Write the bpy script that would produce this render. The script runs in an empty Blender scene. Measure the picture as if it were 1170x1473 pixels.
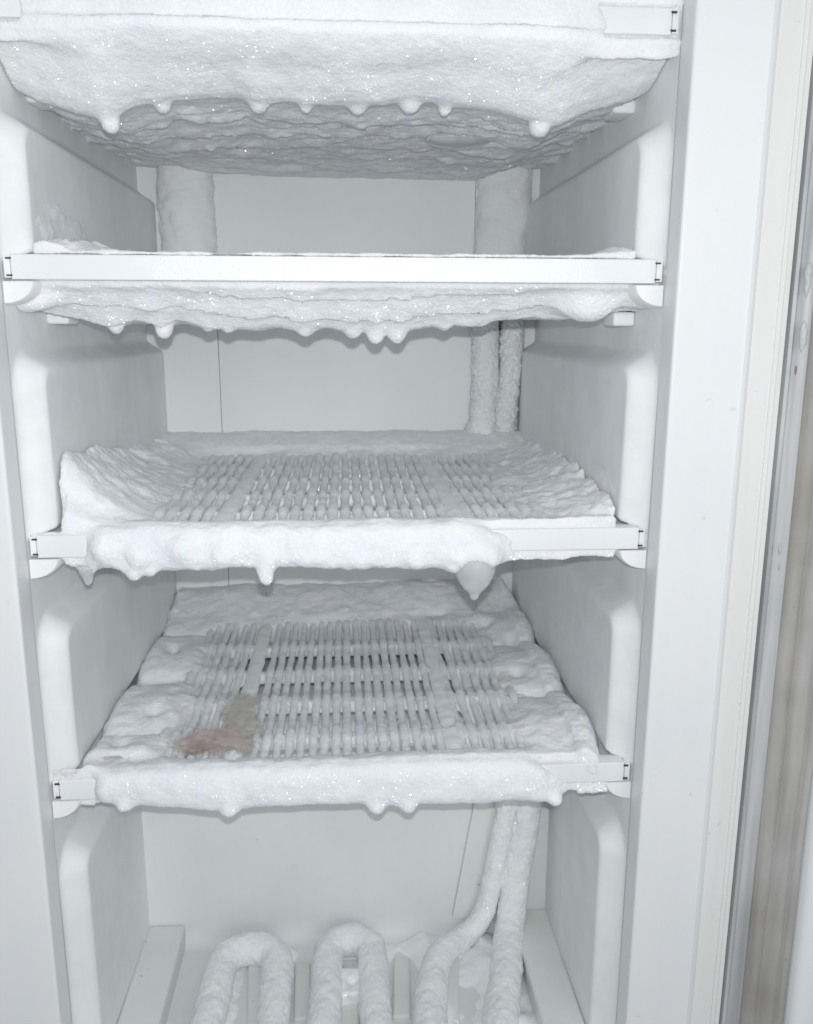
import bpy, math, random
import numpy as np
from mathutils import Vector, Matrix

SC = bpy.context.scene
COL = SC.collection
R = np.random.RandomState(7)

# ------------------------------------------------------------------ camera
CAM = np.array([0.0021044, -0.6786676, -0.0400003])
PITCH, YAW, ROLL = 0.2174862, 0.0707567, 0.0033987
FPX, IW, IH = 1229.995, 1170.0, 1473.0
_f = np.array([math.sin(YAW)*math.cos(PITCH), math.cos(YAW)*math.cos(PITCH), -math.sin(PITCH)])
_r0 = np.array([math.cos(YAW), -math.sin(YAW), 0.0]); _u0 = np.cross(_r0, _f)
_r = _r0*math.cos(ROLL) + _u0*math.sin(ROLL); _u = -_r0*math.sin(ROLL) + _u0*math.cos(ROLL)
cd = bpy.data.cameras.new('camera'); cam = bpy.data.objects.new('camera', cd); COL.objects.link(cam)
cam.matrix_world = Matrix(((_r[0], _u[0], -_f[0], CAM[0]), (_r[1], _u[1], -_f[1], CAM[1]),
                           (_r[2], _u[2], -_f[2], CAM[2]), (0, 0, 0, 1)))
cd.sensor_fit = 'VERTICAL'; cd.sensor_height = 36.0; cd.lens = 36.0*FPX/IH
cd.clip_start = 0.01; cd.clip_end = 50
SC.camera = cam

# ------------------------------------------------------------------ light
wd = bpy.data.worlds.new('World'); SC.world = wd; wd.use_nodes = True
bg = wd.node_tree.nodes['Background']; bg.inputs[0].default_value = (0.9, 0.95, 1.0, 1); bg.inputs[1].default_value = 0.35
fl = bpy.data.lights.new('phone_flash', 'POINT'); fl.energy = 10.8; fl.shadow_soft_size = 0.004
fl.color = (0.965, 0.985, 1.0)
flo = bpy.data.objects.new('phone_flash', fl); COL.objects.link(flo)
flo.location = Vector(CAM + _u*0.026 + _r*0.002 - _f*0.006)
rl = bpy.data.lights.new('fill_light', 'AREA'); rl.energy = 9.5; rl.shape = 'DISK'; rl.size = 1.3; rl.color = (0.97, 0.985, 1.0)  # added fill lamp behind the camera, lifts the dim back of the cavity
rlo = bpy.data.objects.new('fill_light', rl); COL.objects.link(rlo); rlo.location = (0.75, -2.2, 0.45)
rlo.rotation_euler = (Vector((0, 0.2, -0.2))-rlo.location).to_track_quat('-Z', 'Y').to_euler()
SC.view_settings.view_transform = 'Standard'; SC.view_settings.look = 'None'
SC.view_settings.exposure = 0.12; SC.view_settings.gamma = 1.0
SC.render.engine = 'CYCLES'
cy = SC.cycles
cy.use_denoising = True
cy.max_bounces = 10; cy.diffuse_bounces = 5; cy.glossy_bounces = 3; cy.transmission_bounces = 6
cy.transparent_max_bounces = 8
cy.sample_clamp_indirect = 4.0


# ------------------------------------------------------------------ helpers
def px(u, v, axis, val):
    """photo pixel -> point on the plane coordinate[axis] == val"""
    d = _f + _r*(u-585.0)/FPX - _u*(v-736.5)/FPX
    t = (val-CAM[axis])/d[axis]
    return CAM + t*d


_T = R.rand(64, 64, 64).astype(np.float32)*2-1


def noise3(x, y, z, s=0):
    x, y, z = np.broadcast_arrays(np.asarray(x, np.float32)+s*7.31, np.asarray(y, np.float32)+s*3.77, np.asarray(z, np.float32)+s*5.13)
    xi, yi, zi = np.floor(x).astype(int), np.floor(y).astype(int), np.floor(z).astype(int)
    fx, fy, fz = x-xi, y-yi, z-zi
    fx = fx*fx*(3-2*fx); fy = fy*fy*(3-2*fy); fz = fz*fz*(3-2*fz)
    g = lambda a, b, c: _T[(xi+a) & 63, (yi+b) & 63, (zi+c) & 63]
    a0 = g(0, 0, 0)*(1-fx)+g(1, 0, 0)*fx; a1 = g(0, 1, 0)*(1-fx)+g(1, 1, 0)*fx
    b0 = g(0, 0, 1)*(1-fx)+g(1, 0, 1)*fx; b1 = g(0, 1, 1)*(1-fx)+g(1, 1, 1)*fx
    return (a0*(1-fy)+a1*fy)*(1-fz)+(b0*(1-fy)+b1*fy)*fz


def fbm(x, y, z=0.0, freq=30.0, octv=3, s=0, gain=0.5):
    o, a, t = 0, 1.0, 0
    for k in range(octv):
        o = o + a*noise3(np.asarray(x)*freq, np.asarray(y)*freq, np.asarray(z)*freq, s+k*11); t += a
        a *= gain; freq *= 2.03
    return o/t


def sstep(a, b, x):
    t = np.clip((x-a)/(b-a), 0, 1); return t*t*(3-2*t)


def smin(a, b, k):
    h = np.clip(0.5+0.5*(b-a)/k, 0, 1); return b*(1-h)+a*h-k*h*(1-h)


def np_mesh(name, v, q, smooth=True):
    me = bpy.data.meshes.new(name)
    v = np.ascontiguousarray(v, np.float32); q = np.ascontiguousarray(q, np.int32)
    me.vertices.add(len(v)); me.vertices.foreach_set('co', v.ravel())
    n = q.shape[1]
    me.loops.add(q.size); me.loops.foreach_set('vertex_index', q.ravel())
    me.polygons.add(len(q)); me.polygons.foreach_set('loop_start', np.arange(0, q.size, n, dtype=np.int32))
    me.polygons.foreach_set('use_smooth', np.full(len(q), smooth, dtype=bool))
    me.update(calc_edges=True); me.validate()
    return me


def vnormals(v, q):
    e1 = v[q[:, 2]]-v[q[:, 0]]; e2 = v[q[:, 3]]-v[q[:, 1]]
    fn = np.cross(e1, e2); n = np.zeros_like(v)
    for k in range(4):
        for c in range(3):
            n[:, c] += np.bincount(q[:, k], fn[:, c], len(v))
    return n/np.maximum(np.linalg.norm(n, axis=1, keepdims=True), 1e-12)


def surfnet(F, o, h):
    nx, ny, nz = F.shape
    s = F < 0
    c = s[:-1, :-1, :-1].astype(np.int8)
    for i in (0, 1):
        for j in (0, 1):
            for k in (0, 1):
                if i+j+k:
                    c = c+s[i:nx-1+i, j:ny-1+j, k:nz-1+k]
    act = np.argwhere((c > 0) & (c < 8))
    idx = np.full(c.shape, -1, np.int64); idx[act[:, 0], act[:, 1], act[:, 2]] = np.arange(len(act))
    cor = [(i, j, k) for i in (0, 1) for j in (0, 1) for k in (0, 1)]
    val = {t: F[act[:, 0]+t[0], act[:, 1]+t[1], act[:, 2]+t[2]] for t in cor}
    P = np.zeros((len(act), 3)); N = np.zeros(len(act))
    for a in cor:
        for ax in range(3):
            if a[ax] == 0:
                b = list(a); b[ax] = 1; b = tuple(b)
                va, vb = val[a], val[b]
                m = (va < 0) != (vb < 0)
                t = np.where(m, va/np.where(m, va-vb, 1), 0)
                for q in range(3):
                    P[:, q] += np.where(m, a[q]+(t if q == ax else 0), 0)
                N += m
    v = np.array(o)+(act+P/N[:, None])*h
    quads = []
    for ax in range(3):
        sl0 = [slice(None)]*3; sl1 = [slice(None)]*3
        sl0[ax] = slice(0, -1); sl1[ax] = slice(1, None)
        e = np.argwhere(s[tuple(sl0)] != s[tuple(sl1)])
        u_, w_ = (ax+1) % 3, (ax+2) % 3
        lim = [nx, ny, nz]
        ok = (e[:, u_] > 0) & (e[:, w_] > 0) & (e[:, u_] < lim[u_]-1) & (e[:, w_] < lim[w_]-1)
        e = e[ok]
        def cell(du, dw):
            t = e.copy(); t[:, u_] -= du; t[:, w_] -= dw
            return idx[t[:, 0], t[:, 1], t[:, 2]]
        q = np.stack([cell(1, 1), cell(0, 1), cell(0, 0), cell(1, 0)], 1)
        flip = ~s[e[:, 0], e[:, 1], e[:, 2]]
        q[flip] = q[flip][:, ::-1]
        quads.append(q)
    q = np.concatenate(quads); q = q[(q >= 0).all(1)]
    return v, q


def obj(name, me, m, parent=None, **props):
    o = bpy.data.objects.new(name, me); COL.objects.link(o)
    if m is not None and len(me.materials) == 0:
        me.materials.append(m)
    if parent is not None:
        o.parent = parent
        o.matrix_parent_inverse = parent.matrix_world.inverted()
    for k, val in props.items():
        o[k] = val
    return o


def thing(name, label, cat, loc=(0, 0, 0), group=None):
    o = bpy.data.objects.new(name, None); COL.objects.link(o); o.location = loc
    o.empty_display_size = 0.02
    o['label'] = label; o['category'] = cat
    if group:
        o['group'] = group
    o.matrix_world = Matrix.Translation(loc)
    return o


def box_mesh(name, x0, x1, y0, y1, z0, z1, bev=0.0015, seg=3):
    import bmesh
    bm = bmesh.new()
    bmesh.ops.create_cube(bm, size=1)
    for v in bm.verts:
        v.co = Vector(((x0+x1)/2+v.co.x*(x1-x0), (y0+y1)/2+v.co.y*(y1-y0), (z0+z1)/2+v.co.z*(z1-z0)))
    if bev:
        bmesh.ops.bevel(bm, geom=bm.edges[:], offset=bev, segments=seg, profile=0.6, affect='EDGES')
    me = bpy.data.meshes.new(name); bm.to_mesh(me); bm.free()
    for p in me.polygons:
        p.use_smooth = True
    try:
        me.set_sharp_from_angle(angle=math.radians(40))
    except Exception:
        pass
    return me


def prism(name, pts, z0, z1, close=False, nz=2, smooth=False):
    """vertical sheet: polyline (x, y) swept in z"""
    pts = np.array(pts, float); n = len(pts)
    zs = np.linspace(z0, z1, nz)
    v = np.concatenate([np.c_[pts, np.full(n, z)] for z in zs])
    q = []
    for k in range(nz-1):
        for i in range(n if close else n-1):
            j = (i+1) % n
            q.append((k*n+i, k*n+j, (k+1)*n+j, (k+1)*n+i))
    me = np_mesh(name, v, np.array(q), smooth)
    if smooth:
        try:
            me.set_sharp_from_angle(angle=math.radians(35))
        except Exception:
            pass
    return me


def smooth_path(pts, n=80, it=2):
    p = np.array(pts, float)
    for _ in range(it):
        a = p[:-1]*0.75+p[1:]*0.25; b = p[:-1]*0.25+p[1:]*0.75
        m = np.empty((2*len(a), p.shape[1])); m[0::2] = a; m[1::2] = b
        p = np.vstack([p[:1], m, p[-1:]])
    d = np.r_[0, np.cumsum(np.linalg.norm(np.diff(p[:, :3], axis=0), axis=1))]
    t = np.linspace(0, d[-1], n)
    return np.stack([np.interp(t, d, p[:, k]) for k in range(p.shape[1])], 1)


def tube(name, path, rad, ns=20, n=80, amp=0.0015, freq=90, seed=0, it=2, ell=(1, 1), cap=True, fuzz=0.0):
    """swept frosty tube along path; rad scalar or function of 0..1"""
    p = smooth_path(path, n, it)
    t = np.gradient(p, axis=0); t /= np.linalg.norm(t, axis=1, keepdims=True)
    ref = np.array([0, 0, 1.0]) if abs(t[0, 2]) < 0.8 else np.array([0, 1.0, 0])
    V = []
    u = np.linspace(0, 1, n)
    rr = np.array([rad(k) if callable(rad) else rad for k in u])
    if cap:
        rr = rr*np.sqrt(np.clip(1-np.clip(1-np.minimum(u, 1-u)*n/6, 0, 1)**2, 0.0004, 1))
    prev = None
    for i in range(n):
        if prev is None:
            a = np.cross(ref, t[i])
        else:
            a = prev-t[i]*(prev@t[i])
        a /= np.linalg.norm(a); prev = a
        b = np.cross(t[i], a)
        th = np.linspace(0, 2*math.pi, ns, endpoint=False)
        dirs = np.cos(th)[:, None]*a*ell[0]+np.sin(th)[:, None]*b*ell[1]
        V.append(p[i]+dirs*rr[i])
    V = np.array(V)
    C = p[:, None, :]
    D = V-C; L = np.linalg.norm(D, axis=2, keepdims=True); Dn = D/np.maximum(L, 1e-9)
    nz_ = fbm(V[..., 0], V[..., 1], V[..., 2], freq, 3, seed)[..., None]
    if fuzz:
        nz_ = nz_+fuzz*R.uniform(-1, 1, nz_.shape)
    V = V+Dn*nz_*amp*np.minimum(1, L/0.004)
    V = V.reshape(-1, 3)
    q = []
    I = np.arange(n*ns).reshape(n, ns)
    q = np.stack([I[:-1], np.roll(I[:-1], -1, 1), np.roll(I[1:], -1, 1), I[1:]], -1).reshape(-1, 4)
    return np_mesh(name, V, q)


def lathe(name, prof, ns=18, amp=0.0006, seed=0, freq=120):
    """prof: (r, z) list from top down, along local z, origin at the top"""
    prof = smooth_path(np.array(prof, float), 34, 2)
    th = np.linspace(0, 2*math.pi, ns, endpoint=False)
    V = np.array([[(r*math.cos(a), r*math.sin(a), z) for a in th] for r, z in prof])
    nz_ = fbm(V[..., 0], V[..., 1], V[..., 2], freq, 2, seed)
    D = V*[1, 1, 0]; L = np.linalg.norm(D, axis=2, keepdims=True)
    V = V+D/np.maximum(L, 1e-9)*nz_[..., None]*amp*np.minimum(1, L/0.003)
    n = len(prof); I = np.arange(n*ns).reshape(n, ns)
    q = np.stack([I[:-1], I[1:], np.roll(I[1:], -1, 1), np.roll(I[:-1], -1, 1)], -1).reshape(-1, 4)
    return np_mesh(name, V.reshape(-1, 3), q)


# ------------------------------------------------------------------ materials
def mat(name):
    m = bpy.data.materials.new(name); m.use_nodes = True
    nt = m.node_tree; return m, nt, nt.nodes['Principled BSDF'], nt.nodes['Material Output']


def N(nt, t, **kw):
    n = nt.nodes.new(t)
    for k, v in kw.items():
        if k.startswith('i_'):
            key = k[2:]
            n.inputs[int(key) if key.isdigit() else key].default_value = v
        else:
            setattr(n, k, v)
    return n


def ramp(nt, src, stops):
    r = nt.nodes.new('ShaderNodeValToRGB')
    el = r.color_ramp.elements
    while len(el) < len(stops):
        el.new(0.5)
    for e, (p, c) in zip(el, stops):
        e.position = p; e.color = (*c, 1) if len(c) == 3 else c
    nt.links.new(src, r.inputs[0]); return r


def frost_material(name, base, deep, sparkle=0.1, rough=0.7, sss=0.5, bump=0.5, tint_scale=18, cell=1100):
    m, nt, bs, out = mat(name); L = nt.links
    tc = N(nt, 'ShaderNodeNewGeometry')
    pos = tc.outputs['Position']
    n1 = N(nt, 'ShaderNodeTexNoise'); n1.inputs['Scale'].default_value = tint_scale; n1.inputs['Detail'].default_value = 5
    L.new(pos, n1.inputs['Vector'])
    r = ramp(nt, n1.outputs[0], [(0.3, deep), (0.62, base)])
    L.new(r.outputs[0], bs.inputs['Base Color'])
    bs.inputs['Roughness'].default_value = rough
    bs.inputs['Specular IOR Level'].default_value = 0.25
    bs.inputs['Subsurface Weight'].default_value = sss
    bs.inputs['Subsurface Radius'].default_value = (0.8, 1.0, 1.2)
    bs.inputs['Subsurface Scale'].default_value = 0.007
    # granular relief
    n2 = N(nt, 'ShaderNodeTexNoise'); n2.inputs['Scale'].default_value = 480; n2.inputs['Detail'].default_value = 3
    n2.inputs['Roughness'].default_value = 0.65
    n3 = N(nt, 'ShaderNodeTexNoise'); n3.inputs['Scale'].default_value = 110; n3.inputs['Detail'].default_value = 3
    L.new(pos, n2.inputs['Vector']); L.new(pos, n3.inputs['Vector'])
    ad = N(nt, 'ShaderNodeMath', operation='MULTIPLY_ADD'); L.new(n3.outputs[0], ad.inputs[0]); ad.inputs[1].default_value = 0.7
    L.new(n2.outputs[0], ad.inputs[2])
    bp = N(nt, 'ShaderNodeBump'); bp.inputs['Strength'].default_value = bump*1.3; bp.inputs['Distance'].default_value = 0.0017
    L.new(ad.outputs[0], bp.inputs['Height']); L.new(bp.outputs[0], bs.inputs['Normal'])
    if sparkle > 0:
        vo = N(nt, 'ShaderNodeTexVoronoi'); vo.inputs['Scale'].default_value = cell; L.new(pos, vo.inputs['Vector'])
        sb = N(nt, 'ShaderNodeVectorMath', operation='SUBTRACT'); sb.inputs[1].default_value = (0.5, 0.5, 0.5)
        L.new(vo.outputs['Color'], sb.inputs[0])
        sc = N(nt, 'ShaderNodeVectorMath', operation='SCALE'); sc.inputs['Scale'].default_value = 1.7
        L.new(sb.outputs[0], sc.inputs[0])
        av = N(nt, 'ShaderNodeVectorMath', operation='ADD'); L.new(sc.outputs[0], av.inputs[0]); L.new(tc.outputs['Normal'], av.inputs[1])
        nn = N(nt, 'ShaderNodeVectorMath', operation='NORMALIZE'); L.new(av.outputs[0], nn.inputs[0])
        gl = N(nt, 'ShaderNodeBsdfGlossy'); gl.inputs['Roughness'].default_value = 0.2; L.new(nn.outputs[0], gl.inputs['Normal'])
        # patches where the crystals are coarse, and only some crystals are facets
        n4 = N(nt, 'ShaderNodeTexNoise'); n4.inputs['Scale'].default_value = 26; L.new(pos, n4.inputs['Vector'])
        rp = ramp(nt, n4.outputs[0], [(0.42, (0.1, 0.1, 0.1)), (0.66, (1, 1, 1))])
        sx = N(nt, 'ShaderNodeSeparateColor'); L.new(vo.outputs['Color'], sx.inputs[0])
        gt = N(nt, 'ShaderNodeMath', operation='GREATER_THAN'); gt.inputs[1].default_value = 0.82; L.new(sx.outputs[2], gt.inputs[0])
        mu = N(nt, 'ShaderNodeMath', operation='MULTIPLY'); L.new(rp.outputs[0], mu.inputs[0]); L.new(gt.outputs[0], mu.inputs[1])
        mv = N(nt, 'ShaderNodeMath', operation='MULTIPLY'); L.new(mu.outputs[0], mv.inputs[0]); mv.inputs[1].default_value = sparkle
        L.new(mv.outputs[0], gl.inputs['Color'])
        mx = N(nt, 'ShaderNodeAddShader'); L.new(bs.outputs[0], mx.inputs[0]); L.new(gl.outputs[0], mx.inputs[1])
        L.new(mx.outputs[0], out.inputs[0])
    return m


M_FROST = frost_material('frost', (0.89, 0.90, 0.91), (0.82, 0.84, 0.868), 0.18)
M_FROST2 = frost_material('packed_frost', (0.80, 0.825, 0.845), (0.66, 0.70, 0.735), 0.25, bump=0.65)
M_WIRE = frost_material('frosted_wire', (0.87, 0.885, 0.90), (0.80, 0.825, 0.85), 0.2, sss=0.0, bump=0.5, tint_scale=60)
M_PIPE = frost_material('frosted_pipe', (0.91, 0.92, 0.925), (0.86, 0.88, 0.89), 0.12, sss=0.0, bump=0.35)


def plastic(name, base, dark, rough=0.4, streak=0.6, grit=0.0, film=0.0, spark=0.0):
    m, nt, bs, out = mat(name); L = nt.links
    g = N(nt, 'ShaderNodeNewGeometry'); pos = g.outputs['Position']
    mp = N(nt, 'ShaderNodeMapping'); mp.inputs['Scale'].default_value = (85, 85, 5); L.new(pos, mp.inputs[0])
    n1 = N(nt, 'ShaderNodeTexNoise'); n1.inputs['Scale'].default_value = 1.0; n1.inputs['Detail'].default_value = 5; L.new(mp.outputs[0], n1.inputs['Vector'])
    n2 = N(nt, 'ShaderNodeTexNoise'); n2.inputs['Scale'].default_value = 7; n2.inputs['Detail'].default_value = 6; L.new(pos, n2.inputs['Vector'])
    mm = N(nt, 'ShaderNodeMix', data_type='FLOAT'); mm.inputs[0].default_value = streak
    L.new(n2.outputs[0], mm.inputs[2]); L.new(n1.outputs[0], mm.inputs[3])
    r = ramp(nt, mm.outputs[0], [(0.34, dark), (0.62, base)])
    col = r.outputs[0]
    if grit > 0:
        v = N(nt, 'ShaderNodeTexNoise'); v.inputs['Scale'].default_value = 120; v.inputs['Detail'].default_value = 1; L.new(pos, v.inputs['Vector'])
        rg = ramp(nt, v.outputs[0], [(0.76, (0, 0, 0)), (0.80, (1, 1, 1))])
        ml = N(nt, 'ShaderNodeMath', operation='MULTIPLY'); L.new(rg.outputs[0], ml.inputs[0]); ml.inputs[1].default_value = grit
        mc = N(nt, 'ShaderNodeMix', data_type='RGBA'); L.new(ml.outputs[0], mc.inputs[0]); L.new(col, mc.inputs[6]); mc.inputs[7].default_value = (0.25, 0.2, 0.15, 1)
        col = mc.outputs[2]
    if film > 0:
        nf = N(nt, 'ShaderNodeTexNoise'); nf.inputs['Scale'].default_value = 13; nf.inputs['Detail'].default_value = 9; nf.inputs['Roughness'].default_value = 0.68
        L.new(pos, nf.inputs['Vector'])
        rf = ramp(nt, nf.outputs[0], [(0.45, (0, 0, 0)), (0.64, (film, film, film))])
        mf = N(nt, 'ShaderNodeMix', data_type='RGBA'); L.new(rf.outputs[0], mf.inputs[0]); L.new(col, mf.inputs[6]); mf.inputs[7].default_value = (0.90, 0.91, 0.915, 1)
        col = mf.outputs[2]
    L.new(col, bs.inputs['Base Color'])
    rr = N(nt, 'ShaderNodeMapRange'); rr.inputs[3].default_value = rough-0.08; rr.inputs[4].default_value = rough+0.2; L.new(n1.outputs[0], rr.inputs[0])
    L.new(rr.outputs[0], bs.inputs['Roughness'])
    bs.inputs['Specular IOR Level'].default_value = 0.35
    n3 = N(nt, 'ShaderNodeTexNoise'); n3.inputs['Scale'].default_value = 45; n3.inputs['Detail'].default_value = 4; L.new(pos, n3.inputs['Vector'])
    bp = N(nt, 'ShaderNodeBump'); bp.inputs['Strength'].default_value = 0.12; bp.inputs['Distance'].default_value = 0.002
    L.new(n3.outputs[0], bp.inputs['Height']); L.new(bp.outputs[0], bs.inputs['Normal'])
    return m


M_WALL = plastic('wall_liner', (0.83, 0.845, 0.84), (0.755, 0.775, 0.77), 0.5, 0.4, film=0.6)
M_BACK = plastic('back_liner', (0.88, 0.895, 0.885), (0.84, 0.86, 0.85), 0.5, 0.2)
M_FLOOR = plastic('floor_liner', (0.80, 0.81, 0.79), (0.72, 0.735, 0.72), 0.45, 0.1, grit=0.5)
M_FRAME = plastic('frame_plastic', (0.80, 0.808, 0.812), (0.765, 0.776, 0.783), 0.35, 0.3, grit=0.15)
M_CREAM = plastic('yellowed_plastic', (0.79, 0.785, 0.765), (0.755, 0.745, 0.72), 0.45, 0.8, grit=0.25)
M_RAIL = plastic('rail_plastic', (0.83, 0.84, 0.845), (0.80, 0.81, 0.82), 0.35, 0.1)
M_LUG = plastic('lug_plastic', (0.86, 0.865, 0.865), (0.83, 0.84, 0.84), 0.4, 0.1)
M_STEEL = plastic('door_edge_steel', (0.54, 0.55, 0.555), (0.34, 0.35, 0.36), 0.32, 0.8)
M_SEAL = plastic('grimy_seal', (0.50, 0.495, 0.48), (0.29, 0.27, 0.24), 0.5, 0.4, grit=0.6)
M_DARK = plastic('dark_gap', (0.06, 0.065, 0.07), (0.04, 0.04, 0.045), 0.6, 0.5)
M_RUST = plastic('rusty_spot', (0.30, 0.20, 0.13), (0.18, 0.12, 0.08), 0.7, 0.5)


def frosted_rail_mat(x0, x1, name):
    m, nt, bs, out = mat(name); L = nt.links
    g = N(nt, 'ShaderNodeNewGeometry'); pos = g.outputs['Position']
    sp = N(nt, 'ShaderNodeSeparateXYZ'); L.new(pos, sp.inputs[0])
    nz = N(nt, 'ShaderNodeTexNoise'); nz.inputs['Scale'].default_value = 60; nz.inputs['Detail'].default_value = 4; L.new(pos, nz.inputs['Vector'])
    a = N(nt, 'ShaderNodeMath', operation='MULTIPLY_ADD'); L.new(nz.outputs[0], a.inputs[0]); a.inputs[1].default_value = 0.05; L.new(sp.outputs[0], a.inputs[2])
    c = N(nt, 'ShaderNodeMapRange'); c.inputs[1].default_value = x0; c.inputs[2].default_value = x0+0.012; L.new(a.outputs[0], c.inputs[0])
    d = N(nt, 'ShaderNodeMapRange'); d.inputs[1].default_value = x1+0.012; d.inputs[2].default_value = x1; L.new(a.outputs[0], d.inputs[0])
    k = N(nt, 'ShaderNodeMath', operation='MULTIPLY'); L.new(c.outputs[0], k.inputs[0]); L.new(d.outputs[0], k.inputs[1])
    mc = N(nt, 'ShaderNodeMix', data_type='RGBA'); L.new(k.outputs[0], mc.inputs[0])
    mc.inputs[6].default_value = (0.82, 0.83, 0.84, 1); mc.inputs[7].default_value = (0.88, 0.89, 0.90, 1)
    L.new(mc.outputs[2], bs.inputs['Base Color'])
    bs.inputs['Roughness'].default_value = 0.45
    n2 = N(nt, 'ShaderNodeTexNoise'); n2.inputs['Scale'].default_value = 480; n2.inputs['Detail'].default_value = 2; L.new(pos, n2.inputs['Vector'])
    bp = N(nt, 'ShaderNodeBump'); bp.inputs['Distance'].default_value = 0.0016; L.new(n2.outputs[0], bp.inputs['Height'])
    st = N(nt, 'ShaderNodeMath', operation='MULTIPLY'); L.new(k.outputs[0], st.inputs[0]); st.inputs[1].default_value = 0.6
    L.new(st.outputs[0], bp.inputs['Strength']); L.new(bp.outputs[0], bs.inputs['Normal'])
    return m


def ice_material():
    m, nt, bs, out = mat('clear_ice'); L = nt.links
    bs.inputs['Base Color'].default_value = (0.93, 0.955, 0.96, 1); bs.inputs['Roughness'].default_value = 0.08
    bs.inputs['IOR'].default_value = 1.31; bs.inputs['Transmission Weight'].default_value = 0.65
    bs.inputs['Subsurface Weight'].default_value = 0.3; bs.inputs['Subsurface Scale'].default_value = 0.006
    g = N(nt, 'ShaderNodeNewGeometry')
    n = N(nt, 'ShaderNodeTexNoise'); n.inputs['Scale'].default_value = 90; n.inputs['Detail'].default_value = 3; L.new(g.outputs['Position'], n.inputs['Vector'])
    bp = N(nt, 'ShaderNodeBump'); bp.inputs['Strength'].default_value = 0.2; bp.inputs['Distance'].default_value = 0.002
    L.new(n.outputs[0], bp.inputs['Height']); L.new(bp.outputs[0], bs.inputs['Normal'])
    return m


M_ICE = ice_material()

# ------------------------------------------------------------------ the freezer cabinet
ZS = [0.178, 0.0, -0.2155, -0.430]          # shelf rail heights
YB, ZF, YH = 0.44, -0.745, 0.20              # back wall, floor, face of the lower hump
TOP = 0.33
freezer = thing('upright_freezer', 'white upright freezer cabinet with open frosted compartments and grooved side walls', 'freezer', (0, 0.2, -0.78))


def wall_inner(y):
    return 0.2335-0.006*np.clip(y/0.44, 0, 1)


def wall_depth(y, z):
    """how far the wall is set back from its raised, round-cornered panels"""
    y, z = np.broadcast_arrays(np.asarray(y, float), np.asarray(z, float))
    d = np.full(y.shape, -1.0)
    tops = [0.6]+[zs-0.060 for zs in ZS]; lows = [zs+0.004 for zs in ZS]+[-0.9]
    for zt_, zl_ in zip(tops, lows):
        u, w = y, zt_-z
        r = 0.032
        c = np.where((u < r) & (w < r), r-np.hypot(r-u, r-w), np.minimum(u, w))
        c = np.minimum(c, (z-zl_)*2.0)
        d = np.maximum(d, c)
    return 0.0195*(1-sstep(0.001, 0.0185, d))


for sgn in (-1, 1):
    yy = np.r_[np.linspace(0, 0.03, 16), np.linspace(0.036, YB+0.004, 60)]
    zz = np.linspace(-0.80, TOP, 520)
    Y, Z = np.meshgrid(yy, zz, indexing='ij')
    X = wall_inner(Y)+wall_depth(Y, Z)+0.0006*fbm(Y, Z, 0, 9, 2, 5+sgn)
    V = np.stack([sgn*X, Y, Z], -1).reshape(-1, 3)
    I = np.arange(len(yy)*len(zz)).reshape(len(yy), len(zz))
    q = np.stack([I[:-1, :-1], I[:-1, 1:], I[1:, 1:], I[1:, :-1]], -1).reshape(-1, 4)
    if sgn > 0:
        q = q[:, ::-1]
    obj('side_wall', np_mesh('side_wall', V, q), M_WALL, freezer)

# back of the cavity: centre panel a little behind two corner strips
obj('back_panel', box_mesh('back_panel', -0.1585, 0.1663, YB+0.001, YB+0.02, -0.52, TOP, 0.0008), M_BACK, freezer)
obj('back_strip', box_mesh('back_strip', -0.262, -0.1590, YB-0.0004, YB+0.02, -0.52, TOP, 0.0012), M_BACK, freezer)
obj('back_strip', box_mesh('back_strip', 0.1668, 0.262, YB-0.0004, YB+0.02, -0.52, TOP, 0.0012), M_BACK, freezer)
# the hump over the compressor: face, top and a cove down to the floor
hump = [(YB+0.01, -0.475), (YH+0.012, -0.475), (YH+0.003, -0.479), (YH, -0.487), (YH, ZF+0.026)]
for k in range(1, 9):
    a = k/8*math.pi/2
    hump.append((YH-0.016*(1-math.cos(a)), ZF+0.026-0.026*math.sin(a)))
hump += [(0.1, ZF), (-0.02, ZF), (-0.035, ZF-0.03)]
hp = np.array(hump)
V = np.concatenate([np.c_[np.full(len(hp), x), hp] for x in (-0.262, 0.262)])
n = len(hp)
q = np.array([(i, n+i, n+i+1, i+1) for i in range(n-1)])
me = np_mesh('floor_liner', V, q); me.set_sharp_from_angle(angle=math.radians(50))
obj('floor_liner', me, plastic('hump_liner', (0.79, 0.81, 0.80), (0.73, 0.75, 0.745), 0.45, 0.2, grit=0.3), freezer)
# raised ledge along each side of the floor
for sgn in (-1, 1):
    x0, x1 = sorted((sgn*0.190, sgn*0.2325))
    obj('floor_ledge', box_mesh('floor_ledge', x0, x1, -0.02, YH-0.001, ZF-0.006, ZF+0.026, 0.004), M_FLOOR, freezer)
# embossed bars on the floor between the pipes
for (u0, u1, v0, v1) in ((357, 381, 1386, 1500), (424, 447, 1384, 1466), (489, 516, 1381, 1500), (566, 590, 1377, 1463), (632, 660, 1375, 1470)):
    a = px((u0+u1)/2, v0, 2, ZF+0.005); b = px((u0+u1)/2, v1, 2, ZF+0.005)
    w = (px(u1, v0, 2, ZF+0.005)-px(u0, v0, 2, ZF+0.005))[0]/2
    me = box_mesh('floor_rib', -w, w, 0, a[1]-b[1], -0.004, 0.006, 0.003)
    o = obj('floor_rib', me, M_FLOOR); o.location = (b[0], b[1], ZF)
    o.rotation_euler.z = -math.atan2(a[0]-b[0], a[1]-b[1])
    o.parent = freezer; o.matrix_parent_inverse = freezer.matrix_world.inverted()

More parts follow.
